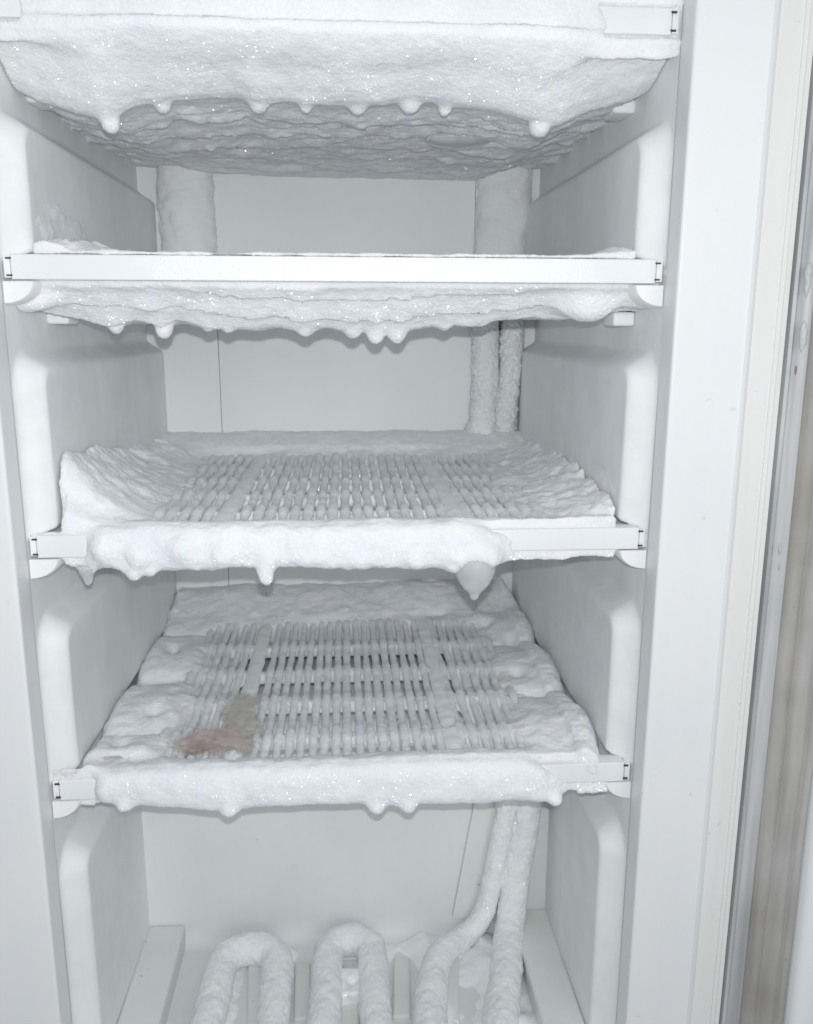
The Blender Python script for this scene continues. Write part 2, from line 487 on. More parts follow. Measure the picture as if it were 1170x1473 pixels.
# front frame: return strip, face, bead and the yellowed outer band
zt, zb = TOP, -0.80
right = [(0.2535, 0.002), (0.2519, -0.024)]
for k in range(0, 7):
    a = k/6*math.pi/2
    right.append((0.2518+0.0028*(1-math.cos(a)), -0.0275-0.0025*math.sin(a)))
right += [(0.262, -0.0302), (0.304, -0.0305), (0.3075, -0.0315), (0.3090, -0.0335), (0.3110, -0.0325), (0.3125, -0.0312)]
obj('front_frame', prism('front_frame', right, zb, zt, nz=2, smooth=True), M_FRAME, freezer)
cream = [(0.3125, -0.0312), (0.3290, -0.0312), (0.3296, -0.0302), (0.3304, -0.0302), (0.3310, -0.0315), (0.3330, -0.0315),
         (0.3336, -0.0305), (0.3342, -0.0305), (0.3348, -0.0318), (0.3385, -0.0315), (0.3395, -0.030), (0.3397, -0.005)]
obj('outer_band', prism('outer_band', cream, zb, zt, nz=2, smooth=False), M_CREAM, freezer)
left = [(-x, y) for x, y in right[:-4]] + [(-0.36, -0.031), (-0.362, 0.0)]
obj('front_frame', prism('front_frame', left[::-1], zb, zt, nz=2, smooth=True), M_FRAME, freezer)

# lugs under the rail ends, and the white pegs that carry the shelves
for zs in ZS:
    for sgn in (-1, 1):
        if zs > 0.1:
            continue
        pts = [(0.2525, 0.0), (0.229, 0.0)]
        for k in range(1, 9):
            a = k/8*math.pi/2
            pts.append((0.229+0.0235*(1-math.cos(a))*1.0, -0.017*math.sin(a)))
        pts = np.array(pts)
        n = len(pts)
        ys = [0.001, 0.004, 0.030, 0.034]; sc_ = [0.93, 1.0, 1.0, 0.8]
        V = np.concatenate([np.c_[sgn*(0.2525-(0.2525-pts[:, 0])*s), np.full(n, y), zs-0.0105+pts[:, 1]*s] for y, s in zip(ys, sc_)])
        q = []
        for k in range(3):
            for i in range(n):
                j = (i+1) % n
                q.append((k*n+i, k*n+j, (k+1)*n+j, (k+1)*n+i))
        me = np_mesh('shelf_lug', V, np.array(q))
        import bmesh
        bm = bmesh.new(); bm.from_mesh(me); bm.verts.ensure_lookup_table()
        bm.faces.new([bm.verts[i] for i in range(n)]); bm.faces.new([bm.verts[3*n+i] for i in range(n)][::-1])
        bmesh.ops.recalc_face_normals(bm, faces=bm.faces[:]); bm.to_mesh(me); bm.free()
        for p in me.polygons:
            p.use_smooth = True
        me.set_sharp_from_angle(angle=math.radians(40))
        obj('shelf_lug', me, M_LUG, freezer)
for (u, v, sgn, wy) in ((60, 142, -1, 0.030), (893, 158, 1, 0.032), (88, 456, -1, 0.03), (893, 459, 1, 0.03)):
    p = px(u, v, 0, sgn*0.244)
    x0, x1 = sorted((sgn*0.252, sgn*0.233))
    obj('shelf_peg', box_mesh('shelf_peg', x0, x1, p[1]-wy/2, p[1]+wy/2, p[2]-0.006, p[2]+0.006, 0.003), M_LUG, freezer)


# crusty frost sticking to the side walls above shelf two
def wall_crust(name, sgn, y0, y1, z0, z1, seed, thick=0.006):
    h = 0.0012
    ys = np.arange(y0-0.01, y1+0.01, h); zs = np.arange(z0-0.01, z1+0.01, h)
    xs = np.arange(-0.003, 0.013, h)
    X, Y, Z = np.meshgrid(xs, ys, zs, indexing='ij')
    cy_, cz_ = (y0+y1)/2, z0
    e = 1-((Y-cy_)/((y1-y0)/2))**2-((Z-cz_)/(z1-z0))**2
    f = fbm(Y[0]*0.35, Z[0], 0, 70, 4, seed, 0.6)[None]
    t = np.clip(e, -1, 1)*0.8+f*1.1-0.1
    F = X-np.clip(t*thick, -0.002, 0.012)
    v, q = surfnet(F, (xs[0], ys[0], zs[0]), h)
    keep = v[:, 0] > 0.0001
    v[:, 0] = sgn*(wall_inner(v[:, 1])+wall_depth(v[:, 1], v[:, 2])-v[:, 0]+0.0005)
    q = q[keep[q].any(1)]
    if sgn > 0:
        q = q[:, ::-1]
    return np_mesh(name, v, q)


obj('frost_patch', wall_crust('frost_patch', -1, 0.01, 0.17, 0.006, 0.058, 3, 0.0030), M_FROST, freezer)
obj('frost_patch', wall_crust('frost_patch', 1, 0.0, 0.11, 0.006, 0.036, 9, 0.0030), M_FROST, freezer)
obj('frost_patch', wall_crust('frost_patch', 1, 0.02, 0.12, -0.195, -0.155, 15, 0.002), M_FROST, freezer)

# ------------------------------------------------------------------ the open door at the hinge side
door = thing('freezer_door', 'open white freezer door edge with grimy grey seal beside the cabinet frame', 'door', (0.37, -0.05, -0.80))
obj('edge_strip', prism('edge_strip', [(0.3425, 0.0), (0.3425, -0.026), (0.3432, -0.0290), (0.3455, -0.0300), (0.3475, -0.0285), (0.352, -0.0290), (0.3572, -0.0330), (0.3585, -0.031)], zb, zt, smooth=True), M_STEEL, door)
zz = np.linspace(zb, zt, 240)
prof = np.array([(0.3575, -0.031), (0.3590, -0.0365), (0.3635, -0.0400), (0.3680, -0.0410), (0.3690, -0.0395), (0.3700, -0.0415), (0.3755, -0.0480), (0.3790, -0.0500), (0.3798, -0.0485), (0.3808, -0.0515), (0.3835, -0.0570), (0.3850, -0.0560), (0.3860, -0.050)])
n = len(prof)
V = []
for z in zz:
    w = fbm(np.full(n, 0.1), prof[:, 0]*3, z, 22, 3, 3)*0.0009
    V.append(np.c_[prof[:, 0]+w, prof[:, 1]-w, np.full(n, z)])
V = np.concatenate(V)
I = np.arange(n*len(zz)).reshape(len(zz), n)
q = np.stack([I[:-1, :-1], I[:-1, 1:], I[1:, 1:], I[1:, :-1]], -1).reshape(-1, 4)
obj('gasket', np_mesh('gasket', V, q), M_SEAL, door)
obj('door_liner', prism('door_liner', [(0.3862, -0.050), (0.3868, -0.0620), (0.3885, -0.0655), (0.392, -0.0675), (0.398, -0.068), (0.4045, -0.070), (0.4065, -0.074), (0.41, -0.10), (0.46, -0.14), (0.50, -0.10), (0.46, 0.0)], zb, zt, smooth=True), M_FRAME, door)
# hinge pieces and rust spots on the seal
for (u, v, s, m_) in ((1158, 478, 0.0075, M_STEEL), (1147, 531, 0.0022, M_RUST), (1134, 1035, 0.0035, M_RUST), (1150, 905, 0.0022, M_RUST), (1146, 1000, 0.002, M_RUST), (1165, 395, 0.008, M_STEEL), (1124, 789, 0.003, M_STEEL), (1123, 815, 0.002, M_STEEL)):
    p = px(u, v, 1, -0.040)
    me = lathe('hinge_knob', [(0.0002, 0), (s*0.3, -0.4*s), (s*0.42, -1.4*s), (s*0.3, -s*2.6), (0.0002, -s*3.2)], 12, s*0.3, int(u))
    o = obj('hinge_knob', me, m_, door); o.location = Vector(p+np.array([0, 0.002, s*1.2]))-door.location
    o.matrix_parent_inverse = Matrix()

# ------------------------------------------------------------------ shelves
PITCH_T = 0.0755
TUBES = [0.058+PITCH_T*k for k in range(5)]
STRAPS = (-0.102, 0.097)
WSP = 0.0106
H = 0.0017


def grid(z0, z1, y0=-0.03, y1=0.443, x=0.2525, h=H):
    xs = np.arange(-x, x+h, h); ys = np.arange(y0, y1, h); zs = np.arange(z0, z1, h)
    return xs, ys, zs


def band(y):
    y = np.asarray(y, float)
    return sum(np.exp(-((y-t)/0.0150)**4) for t in TUBES)


def net_part(name, F, xs, ys, zs, m, parent, amp=0.0016, freq=70, seed=0):
    F[0] = np.maximum(F[0], 1e-4); F[-1] = np.maximum(F[-1], 1e-4)
    F[:, 0] = np.maximum(F[:, 0], 1e-4); F[:, -1] = np.maximum(F[:, -1], 1e-4)
    F[:, :, 0] = np.maximum(F[:, :, 0], 1e-4); F[:, :, -1] = np.maximum(F[:, :, -1], 1e-4)
    v, q = surfnet(F, (xs[0], ys[0], zs[0]), xs[1]-xs[0])
    # relax
    for _ in range(2):
        acc = np.zeros_like(v); cnt = np.zeros(len(v))
        for k in range(4):
            a, b = q[:, k], q[:, (k+1) % 4]
            for c in range(3):
                acc[:, c] += np.bincount(a, v[b, c], len(v))+np.bincount(b, v[a, c], len(v))
            cnt += np.bincount(a, minlength=len(v))+np.bincount(b, minlength=len(v))
        v = v*0.5+acc/np.maximum(cnt, 1)[:, None]*0.5
    nrm = vnormals(v, q)
    v = v+nrm*(amp*fbm(v[:, 0], v[:, 1], v[:, 2], freq, 3, seed, 0.6))[:, None]
    v = v+nrm*(0.00020*R.normal(0, 1, len(v)))[:, None]
    return obj(name, np_mesh(name, v, q), m, parent, kind='stuff')


def blob(F, XX, YY, ZZ, c, r, k=0.006, sx=1, sy=1, sz=1):
    d = np.sqrt(((XX-c[0])/sx)**2+((YY-c[1])/sy)**2+((ZZ-c[2])/sz)**2)-r
    return smin(F, d, k)


def make_rail(zs, root, m):
    rail = obj('front_rail', box_mesh('front_rail', -0.2455, 0.2455, 0.0, 0.016, zs-0.0092, zs+0.0092, 0.0012), m, root)
    for sgn in (-1, 1):
        x0, x1 = sorted((sgn*0.2462, sgn*0.2510))
        obj('end_cap', box_mesh('end_cap', x0, x1, 0.0010, 0.0165, zs-0.0080, zs+0.0080, 0.0008), M_LUG, rail)
        for dz in (-1, 1):
            x0, x1 = sorted((sgn*0.2445, sgn*0.2488))
            obj('end_slot', box_mesh('end_slot', x0, x1, -0.0004, 0.004, zs+dz*0.0062-0.0006, zs+dz*0.0062+0.0006, 0.0), M_DARK, rail)
    return rail


def beard(F, XX, YY, ZZ, zb, zt, th, k=0.006, y0=0.004, p=2.6):
    """rounded slab of frost on the rail face, zb/zt/th given along x"""
    mid = (zb+zt)/2; hf = np.maximum((zt-zb)/2, 0.001)
    u = np.abs((ZZ-mid[:, None, None])/hf[:, None, None]); w = np.abs(YY-y0)/np.maximum(th, 0.0006)[:, None, None]
    g = ((u**p+w**p)**(1/p)-1)*np.minimum(hf, th)[:, None, None]
    return smin(F, g, k)


def along(pts, y, xs, axis=2):
    P = np.array([px(u, v, 1, y) for u, v in pts]); o = np.argsort(P[:, 0])
    return np.interp(xs, P[o, 0], P[o, axis])


def drop(root, u, v0, v1, y, r, m, name='icicle', prof=None, seed=0):
    a = px(u, v0, 1, y); b = px(u, v1, 1, y); L_ = a[2]-b[2]
    prof = prof or [(0.0002, 0.002), (1.0, 0), (0.92, -0.25), (0.62, -0.6), (0.5, -0.85), (0.36, -0.96), (0.0002, -1.0)]
    me = lathe(name, [(max(r*p[0], 0.0002), p[1]*L_) for p in prof], 20, 0.0005, seed)
    o = obj(name, me, m, root); o.location = Vector(a)-root.location; o.matrix_parent_inverse = Matrix()
    return o


def grating(root, zw, y0, y1, xr, seed):
    """frosted tubes, wires over them, flat straps"""
    rs = np.random.RandomState(seed)
    variants = []
    for k in range(9):
        n = 130; rk = rs.uniform(0.86, 1.04)
        def rad(t, y0=y0, y1=y1, rk=rk):
            y = y0+(y1-y0)*t
            return rk*(0.0040+0.0009*float(band(y)))
        path = [(0, y0, 0)]+[(rs.uniform(-0.0005, 0.0005), y, -0.0012+0.0024*float(band(y))+rs.uniform(-0.0007, 0.0007)) for y in np.linspace(y0+0.01, y1-0.01, 22)]+[(0, y1, -0.001)]
        me = tube('wire', path, rad, 10, n, 0.0010, 190, seed*7+k, 1, fuzz=0.35); me.materials.append(M_WIRE)
        variants.append(me)
    nst = [int(round((xr-0)/WSP))]
    for i in range(-nst[0], nst[0]+1):
        x = i*WSP
        if any(abs(x-s) < 0.0085 for s in STRAPS):
            continue
        o = bpy.data.objects.new('wire', variants[rs.randint(9)]); COL.objects.link(o)
        o.parent = root; o.location = Vector((x+rs.uniform(-0.0007, 0.0007), 0, zw+rs.uniform(-0.0005, 0.0005)))-root.location
    for s in STRAPS:
        h = 0.0015
        path = [(s, y0, zw-0.001), (s, (y0+y1)/2, zw-0.001), (s, y1, zw-0.001)]
        me = tube('strap', path, 0.0085, 22, 140, 0.0012, 120, seed+int(s*100), 0, (1.0, 0.55))
        obj('strap', me, M_PIPE, root)
    for k, ty in enumerate(TUBES):
        path = [(-0.19, ty, zw-0.0052), (0, ty, zw-0.0052), (0.19, ty, zw-0.0052)]
        obj('tube', tube('tube', path, 0.0066, 12, 150, 0.0016, 110, seed+40+k, 0), M_WIRE, root)


# ---- shelf four (lowest): flat grating, frosted bends at the sides
s4 = thing('wire_shelf', 'lowest wire evaporator shelf with frosted tubes and a brown stained spill', 'shelf', (0, 0.2, ZS[3]), 'frosted freezer shelves')
zs, zw = ZS[3], -0.4165
make_rail(zs, s4, M_RAIL)
xs, ys, zg = grid(zs-0.045, zs+0.058)
XX, YY, ZZ = np.meshgrid(xs, ys, zg, indexing='ij', sparse=True)
x2, y2 = np.meshgrid(xs, ys, indexing='ij')
ax = np.abs(x2)
f1 = fbm(x2, y2, 0, 22, 3, 1); f2 = fbm(x2, y2, 0, 70, 2, 2)
bumps = np.where(x2 > 0, np.maximum.reduce([np.clip(1-((y2-c)/0.068)**2, 0, 1) for c in (0.065, 0.205, 0.345)]),
                 np.maximum.reduce([np.clip(1-((y2-c)/0.062)**2, 0, 1) for c in (0.01, 0.125, 0.265, 0.395)]))
bumps = np.sqrt(bumps)
fill = np.maximum(sstep(0.085, 0.15, ax+0.04*f1), 0.9*sstep(0.18, 0.42, fbm(x2, y2, 0, 17, 3, 81)))
top = zw-0.032+0.0337*band(y2)+0.0012*f2+(0.0300-0.0280*band(y2))*fill
side = sstep(0.148, 0.182, ax+0.006*f1)
st = zw-0.003+0.0135*bumps+0.004*f1+0.0015*f2
# dimples between the bends
for (u, v) in ((212, 985), (250, 942), (225, 1035), (175, 1075), (733, 925), (745, 975), (700, 905)):
    c = px(u, v, 2, zw); st = st-0.009*np.exp(-((x2-c[0])**2+((y2-c[1])*0.8)**2)/0.0075**2)
top = top*(1-side)+st*side
bk = sstep(0.345, 0.375, y2+0.012*f1)
bz = zw+0.009+0.022*sstep(0.36, 0.43, y2)+0.005*f1+0.002*f2
top = top*(1-bk)+np.maximum(bz, top)*bk
fr = 1-sstep(0.016, 0.030, y2+0.004*f2)
top = top*(1-fr)+(zw+0.0045+0.003*f1+0.0015*f2)*fr
edge = np.where(x2 < 0, 0.2325+0.003*bumps, 0.2225+0.0115*bumps)+0.002*f1
mid = (1-sstep(0.10, 0.15, ax))*sstep(0.022, 0.034, y2)*(1-sstep(0.335, 0.36, y2))
bot = zs-0.014+0.004*f1+(zw-0.0045-zs+0.014)*mid
e = np.clip((edge-ax)/0.015, 0, 1)
top = bot+(top-bot)*np.sqrt(np.clip(1-(1-e)**2, 0, 1))
F = np.maximum(np.maximum(ZZ-top[:, :, None], bot[:, :, None]-ZZ), (np.abs(XX)-edge[:, :, None]))
F = np.maximum(F, 0.006-YY)
xb = xs
zbx = along([(78, 1158), (140, 1155), (180, 1164), (205, 1162), (330, 1172), (350, 1165), (410, 1163), (520, 1160), (545, 1169), (560, 1163), (585, 1168), (605, 1161), (700, 1160), (735, 1155), (800, 1157), (815, 1147), (850, 1131), (905, 1128)], -0.004, xs)
ztx = np.full(len(xs), zw+0.004)+0.0015*fbm(xs, 0, 0, 40, 2, 8)
th = 0.012*sstep(-0.222, -0.205, xs)*(1-sstep(0.165, 0.205, xs))+0.0015*fbm(xs, 0, 0, 60, 2, 4)*(1-sstep(0.15, 0.2, xs))
th = np.where(xs < -0.217, 0.0006, th)
F = beard(F, XX, YY, ZZ, np.minimum(zbx, zs-0.006), zs-0.005+(ztx-zs+0.005)*(1-sstep(0.145, 0.205, xs)), th, 0.005, 0.004)
for (u, v, r) in ((180, 1158, 0.006), (330, 1163, 0.007), (542, 1161, 0.006), (588, 1161, 0.006), (800, 1151, 0.006), (150, 1135, 0.006), (205, 1130, 0.005)):
    F = blob(F, XX, YY, ZZ, px(u, v, 1, -0.003), r, 0.005)
net_part('frost_crust', F, xs, ys, zg, M_FROST, s4, 0.0020, 60, 3)
grating(s4, zw, 0.004, 0.40, 0.170, 11)

# ---- shelf three: grating in a bowl of frost with jagged banks on both walls
s3 = thing('wire_shelf', 'wire shelf with jagged frost banks against the walls and a hanging ice drop', 'shelf', (0, 0.2, ZS[2]), 'frosted freezer shelves')
zs, zw = ZS[2], -0.2025
make_rail(zs, s3, M_RAIL)
xs, ys, zg = grid(zs-0.045, zs+0.075)
XX, YY, ZZ = np.meshgrid(xs, ys, zg, indexing='ij', sparse=True)
x2, y2 = np.meshgrid(xs, ys, indexing='ij'); ax = np.abs(x2)
f1 = fbm(x2, y2, 0, 22, 3, 21); f2 = fbm(x2, y2, 0, 75, 3, 22)
WL = np.array([px(u, v, 0, -0.229) for u, v in ((70, 745), (82, 690), (95, 652), (125, 645), (150, 655), (185, 650), (215, 640), (242, 624))])
WR = np.array([px(u, v, 0, 0.229) for u, v in ((925, 757), (898, 745), (880, 712), (862, 705), (838, 677), (820, 668), (800, 655), (780, 648), (765, 632), (752, 648))])
wl = np.interp(ys, WL[:, 1], WL[:, 2])
wr_o = np.argsort(WR[:, 1]); wr = np.interp(ys, WR[wr_o, 1], WR[wr_o, 2])
bank = np.where(x2 < 0, wl[None], wr[None])
bank = bank+0.004*fbm(x2, y2, 0, 40, 3, 61)+0.003*fbm(x2, y2, 0, 160, 2, 62)
bank = np.clip(bank, zw-0.001, zs+0.066)
fill = np.maximum(sstep(0.09, 0.15, ax+0.04*f1), 0.9*sstep(0.18, 0.42, fbm(x2, y2, 0, 17, 3, 82)))
top = zw-0.034+0.0328*band(y2)+0.0012*f2+(0.0325-0.0300*band(y2))*fill
s = sstep(0.135, 0.175, ax+0.01*f1)
top = top*(1-s)+(zw+0.001+0.003*f1+0.0015*f2)*s
s = np.clip((ax-0.150)/(0.2285-0.150), 0, 1)**1.5
top = top+np.maximum(bank-zw, 0)*s*(1+0.2*f1)*np.where(x2 > 0, sstep(-0.02, 0.06, y2), sstep(-0.03, 0.035, y2))+0.003*f1*np.clip(s*3, 0, 1)+0.0012*f2
bk = sstep(0.335, 0.385, y2+0.014*f1)
top = top*(1-bk)+np.maximum(zw+0.0075+0.017*sstep(0.35, 0.425, y2)+0.0025*f1+0.001*f2, top)*bk
fr = 1-sstep(0.012, 0.026, y2+0.004*f2)
top = top*(1-fr)+np.maximum(zw+0.004+0.002*f1, top*0.7+(zw-0.001)*0.3)*fr
mid = (1-sstep(0.11, 0.15, ax))*sstep(0.022, 0.034, y2)*(1-sstep(0.325, 0.35, y2))
bot = zs-0.016+0.004*f1+(zw-0.0045-zs+0.016)*mid
edge = np.where(y2 < 0.02, 0.224, 0.2305)+0.001*f2
F = np.maximum(np.maximum(ZZ-top[:, :, None], bot[:, :, None]-ZZ), (np.abs(XX)-edge[:, :, None]))
F = np.maximum(F, 0.004-YY)
zbx = along([(45, 800), (85, 806), (110, 826), (125, 832), (140, 818), (165, 822), (190, 830), (215, 824), (290, 822), (340, 818), (420, 818), (520, 821), (610, 819), (650, 822), (690, 826), (725, 812), (760, 803), (800, 800), (860, 798), (928, 792)], -0.004, xs)+0.0012*fbm(xs, 0, 0, 130, 2, 44)
ztx = zw+0.0035+0.0015*fbm(xs, 0, 0, 40, 2, 8)-0.011*sstep(0.10, 0.14, xs)-0.006*(1-sstep(-0.225, -0.2, xs))
th = 0.0005+0.0135*sstep(-0.215, -0.19, xs)*(1-sstep(0.115, 0.150, xs))+0.002*fbm(xs, 0, 0, 60, 2, 14)*(1-sstep(0.08, 0.12, xs))*sstep(-0.21, -0.2, xs)
F = beard(F, XX, YY, ZZ, np.minimum(zbx, zs-0.004), ztx, np.maximum(th, 0.0006), 0.004, 0.004)
for (u, v, r) in ((150, 790, 0.010), (200, 800, 0.010), (260, 790, 0.010), (320, 795, 0.009), (440, 800, 0.007), (520, 805, 0.007), (600, 805, 0.007), (700, 800, 0.008), (195, 826, 0.005), (218, 823, 0.004),
                  (383, 800, 0.0070), (383, 812, 0.0062), (383, 822, 0.0050), (383.5, 830, 0.0042), (384, 836, 0.0034), (660, 800, 0.0100), (702, 798, 0.0100), (684, 792, 0.0110), (652, 815, 0.0055)):
    F = blob(F, XX, YY, ZZ, px(u, v, 1, -0.005), r, 0.006)
net_part('frost_crust', F, xs, ys, zg, M_FROST, s3, 0.0020, 75, 23)
grating(s3, zw, 0.004, 0.395, 0.172, 31)
drop(s3, 125, 812, 842, 0.004, 0.0080, M_ICE, prof=[(0.0002, 0.002), (1.2, 0), (0.8, -0.35), (0.45, -0.7), (0.35, -0.92), (0.0002, -1)], seed=5)
drop(s3, 684, 789, 864, -0.0005, 0.0175, M_ICE, prof=[(0.0002, 0.0), (0.6, -0.03), (0.9, -0.15), (1.0, -0.35), (0.93, -0.52), (0.62, -0.72), (0.24, -0.86), (0.2, -0.95), (0.0002, -1)], seed=8)

# ---- shelf two: flat rail, wavy frost underneath
s2 = thing('wire_shelf', 'shelf with a clear white front rail and scalloped dripping frost hanging below it', 'shelf', (0, 0.2, ZS[1]), 'frosted freezer shelves')
zs = ZS[1]
make_rail(zs, s2, frosted_rail_mat(-0.125, 0.215, 'half_frosted_rail'))
xs, ys, zg = grid(zs-0.075, zs+0.05)
XX, YY, ZZ = np.meshgrid(xs, ys, zg, indexing='ij', sparse=True)
x2, y2 = np.meshgrid(xs, ys, indexing='ij'); ax = np.abs(x2)
f1 = fbm(x2, y2, 0, 18, 3, 51); f2 = fbm(x2, y2, 0, 65, 3, 52)
sil = along([(5, 425), (60, 447), (95, 456), (140, 466), (167, 472), (200, 463), (238, 473), (262, 464), (300, 473), (340, 474), (370, 477), (400, 472), (440, 481), (470, 473), (508, 482), (523, 476), (542, 485), (556, 476), (573, 485), (590, 476), (620, 473), (650, 468), (672, 470), (700, 461), (760, 457), (800, 462), (830, 459), (870, 455), (910, 448), (948, 430)], 0.075, xs)
gy = np.interp(ys, [0, 0.015, 0.03, 0.045, 0.06, 0.075, 0.09, 0.12, 0.44], [0, 0.10, 0.35, 0.68, 0.93, 1.0, 0.96, 0.90, 0.85])
wy = y2+0.016*fbm(x2, y2*0.3, 0, 9, 2, 55)+0.10*x2*0.12
t = wy/0.021
saw = (t-np.floor(t))
bot = zs-0.010+(sil[:, None]-zs+0.010)*gy[None]-0.0045*(saw**1.3-0.45)*sstep(0.015, 0.03, y2)*(1-sstep(0.06, 0.075, y2))-0.0012*f2-0.002*f1
top = zs+0.0122+0.0008*f1+0.0008*f2
top = top+0.013*np.exp(-((x2+0.222)/0.03)**2-((y2-0.055)/0.05)**2)*(1+1.2*f2)+0.008*np.exp(-((x2-0.225)/0.03)**2-((y2-0.04)/0.04)**2)*(1+0.8*f2)
edge = 0.2305+wall_depth(y2, np.full_like(y2, -0.03))+0.001
F = np.maximum(ZZ-top[:, :, None], bot[:, :, None]-ZZ)
F = np.maximum(F, np.where(ZZ > zs+0.006, 0.0, -1)+np.where(ZZ > zs+0.006, np.abs(XX)-0.229, np.abs(XX)-0.2515))
F = np.maximum(F, np.where(ZZ > zs+0.009, 0.002-YY, 0.0145-YY))
for (u, v, r) in ((167, 467, 0.0065), (236, 470, 0.0075), (508, 476, 0.007), (540, 478, 0.0075), (571, 479, 0.0075), (692, 459, 0.006), (330, 470, 0.006), (440, 475, 0.006), (640, 466, 0.006), (236, 479, 0.0042), (541, 487, 0.0042), (572, 486, 0.0038), (168, 474, 0.0035), (300, 470, 0.004)):
    F = blob(F, XX, YY, ZZ, px(u, v, 1, 0.068), r, 0.006)
F = blob(F, XX, YY, ZZ, px(845, 435, 1, 0.04), 0.016, 0.012, sx=1.5)
F = blob(F, XX, YY, ZZ, px(40, 425, 1, 0.03), 0.013, 0.012, sx=1.7)
F = blob(F, XX, YY, ZZ, px(925, 425, 1, 0.03), 0.010, 0.012, sx=1.7)
net_part('frost_crust', F, xs, ys, zg, M_FROST, s2, 0.0015, 60, 53)

# ---- shelf one (top): rail buried, layered frost ceiling below
s1 = thing('wire_shelf', 'uppermost shelf buried in thick snowy frost with layered frost on its underside', 'shelf', (0, 0.2, ZS[0]), 'frosted freezer shelves')
zs = ZS[0]
make_rail(zs, s1, M_RAIL)
xs, ys, zg = grid(zs-0.075, zs+0.07)
XX, YY, ZZ = np.meshgrid(xs, ys, zg, indexing='ij', sparse=True)
x2, y2 = np.meshgrid(xs, ys, indexing='ij'); ax = np.abs(x2)
f1 = fbm(x2, y2, 0, 16, 3, 71); f2 = fbm(x2, y2, 0, 60, 3, 72)
lip = along([(-60, 100), (0, 120), (60, 150), (160, 176), (200, 158), (235, 155), (300, 150), (340, 146), (370, 156), (410, 152), (515, 160), (550, 156), (590, 152), (620, 152), (700, 166), (760, 180), (800, 185), (850, 160), (900, 150), (960, 120), (1000, 80)], 0.066, xs)
backz = along([(200, 240), (260, 245), (315, 250), (500, 254), (682, 260), (740, 245), (800, 240)], 0.43, xs)
g1 = np.interp(ys, [0, 0.010, 0.025, 0.045, 0.058, 0.066, 0.08], [0, 0.14, 0.45, 0.80, 0.97, 1.0, 0.90])
cm = sstep(-0.235, -0.15, xs)*(1-sstep(0.15, 0.20, xs))
base = zs-0.010+(lip[:, None]-zs+0.010)*np.interp(y2+0.0135*cm[:, None], ys, g1)
tt = np.clip((ys-0.066)/(0.43-0.066), 0, 1)
b2 = (lip[:, None]+0.0035)*(1-tt[None])+(backz[:, None]+0.001)*tt[None]
cut = sstep(0.064, 0.071, y2+0.004*f2)
wy = y2+0.034*fbm(x2*0.8, y2*0.4, 0, 12, 3, 75)+0.012*fbm(x2, y2*0.5, 0, 32, 2, 76)
t = wy/0.062; saw = t-np.floor(t)
t2 = (wy+0.3*f1*0.03)/0.027; saw2 = t2-np.floor(t2)
terr = -0.0085*(saw**1.2-0.5)*np.clip(0.75+1.2*f1, 0.15, 1.4)-0.0032*(saw2-0.5)*np.clip(0.6-1.8*f1, 0, 1.3)-0.003*f2
bot = base*(1-cut)+(b2+terr*(1-sstep(0.40, 0.43, y2)*0.8)*sstep(0.066, 0.11, y2)-0.0015*f1)*cut-0.0012*f2-0.0025*f1*(1-cut)
top = zs+0.055+0.004*f1
F = np.maximum(np.maximum(ZZ-top[:, :, None], bot[:, :, None]-ZZ), np.abs(XX)-0.2515)
F = np.maximum(F, np.where(ZZ > zs-0.008, 0.008-YY, 0.0035-0.0100*cm[:, None, None]-YY))
zbx = zs-0.017+0.004*cm; ztx = np.full(len(xs), zs+0.03)
th = 0.0006+0.008*sstep(-0.26, -0.15, xs)*(1-sstep(0.15, 0.205, xs))+0.0008*fbm(xs, 0, 0, 50, 2, 3)
F = beard(F, XX, YY, ZZ, zbx, ztx, np.maximum(th, 0.0005), 0.018, 0.003, 2.4)
F = np.maximum(F, np.where((ZZ > zs-0.0105) & (ZZ < zs+0.010) & ((XX > 0.195+0.004*np.sin(ZZ*260)) | (XX < -0.222)), 0.004-YY, -1.0))
for (u, v, r) in ((235, 150, 0.0065), (372, 150, 0.0075), (515, 154, 0.0065), (590, 149, 0.008), (160, 178, 0.0075), (776, 182, 0.0085), (440, 154, 0.005), (640, 158, 0.005)):
    F = blob(F, XX, YY, ZZ, px(u, v, 1, 0.060), r, 0.006)
for (u, v, y, r, sx) in ((660, 200, 0.20, 0.010, 2.8),):
    F = blob(F, XX, YY, ZZ, px(u, v, 1, y), r, 0.008, sx=sx)
net_part('frost_crust', F, xs, ys, zg, M_FROST, s1, 0.0012, 55, 73)

th_, ph_ = np.meshgrid(np.linspace(0, math.pi, 24), np.linspace(0, 2*math.pi, 48, endpoint=False), indexing='ij')
E = np.stack([0.034*np.sin(th_)*np.cos(ph_), 0.020*np.sin(th_)*np.sin(ph_), 0.0075*np.cos(th_)], -1)
E *= (1+0.16*fbm(E[..., 0], E[..., 1], E[..., 2], 60, 2, 91))[..., None]
I = np.arange(24*48).reshape(24, 48)
q = np.stack([I[:-1], I[1:], np.roll(I[1:], -1, 1), np.roll(I[:-1], -1, 1)], -1).reshape(-1, 4)
o = obj('ice_patch', np_mesh('ice_patch', E.reshape(-1, 3), q), M_ICE, s1); o.location = Vector(px(658, 201, 1, 0.185))-s1.location; o.matrix_parent_inverse = Matrix()

# ------------------------------------------------------------------ frosted pipes at the back
def vpipe(name, pts, r, parent, seed, ell=(1, 1), amp=0.002, fuzz=0.25, n=110, m=M_PIPE, it=1, freq=80):
    return obj(name, tube(name, pts, r, 64, int(n*1.15), amp*1.2, freq, seed, it, ell, True, fuzz*0.9), m, parent)


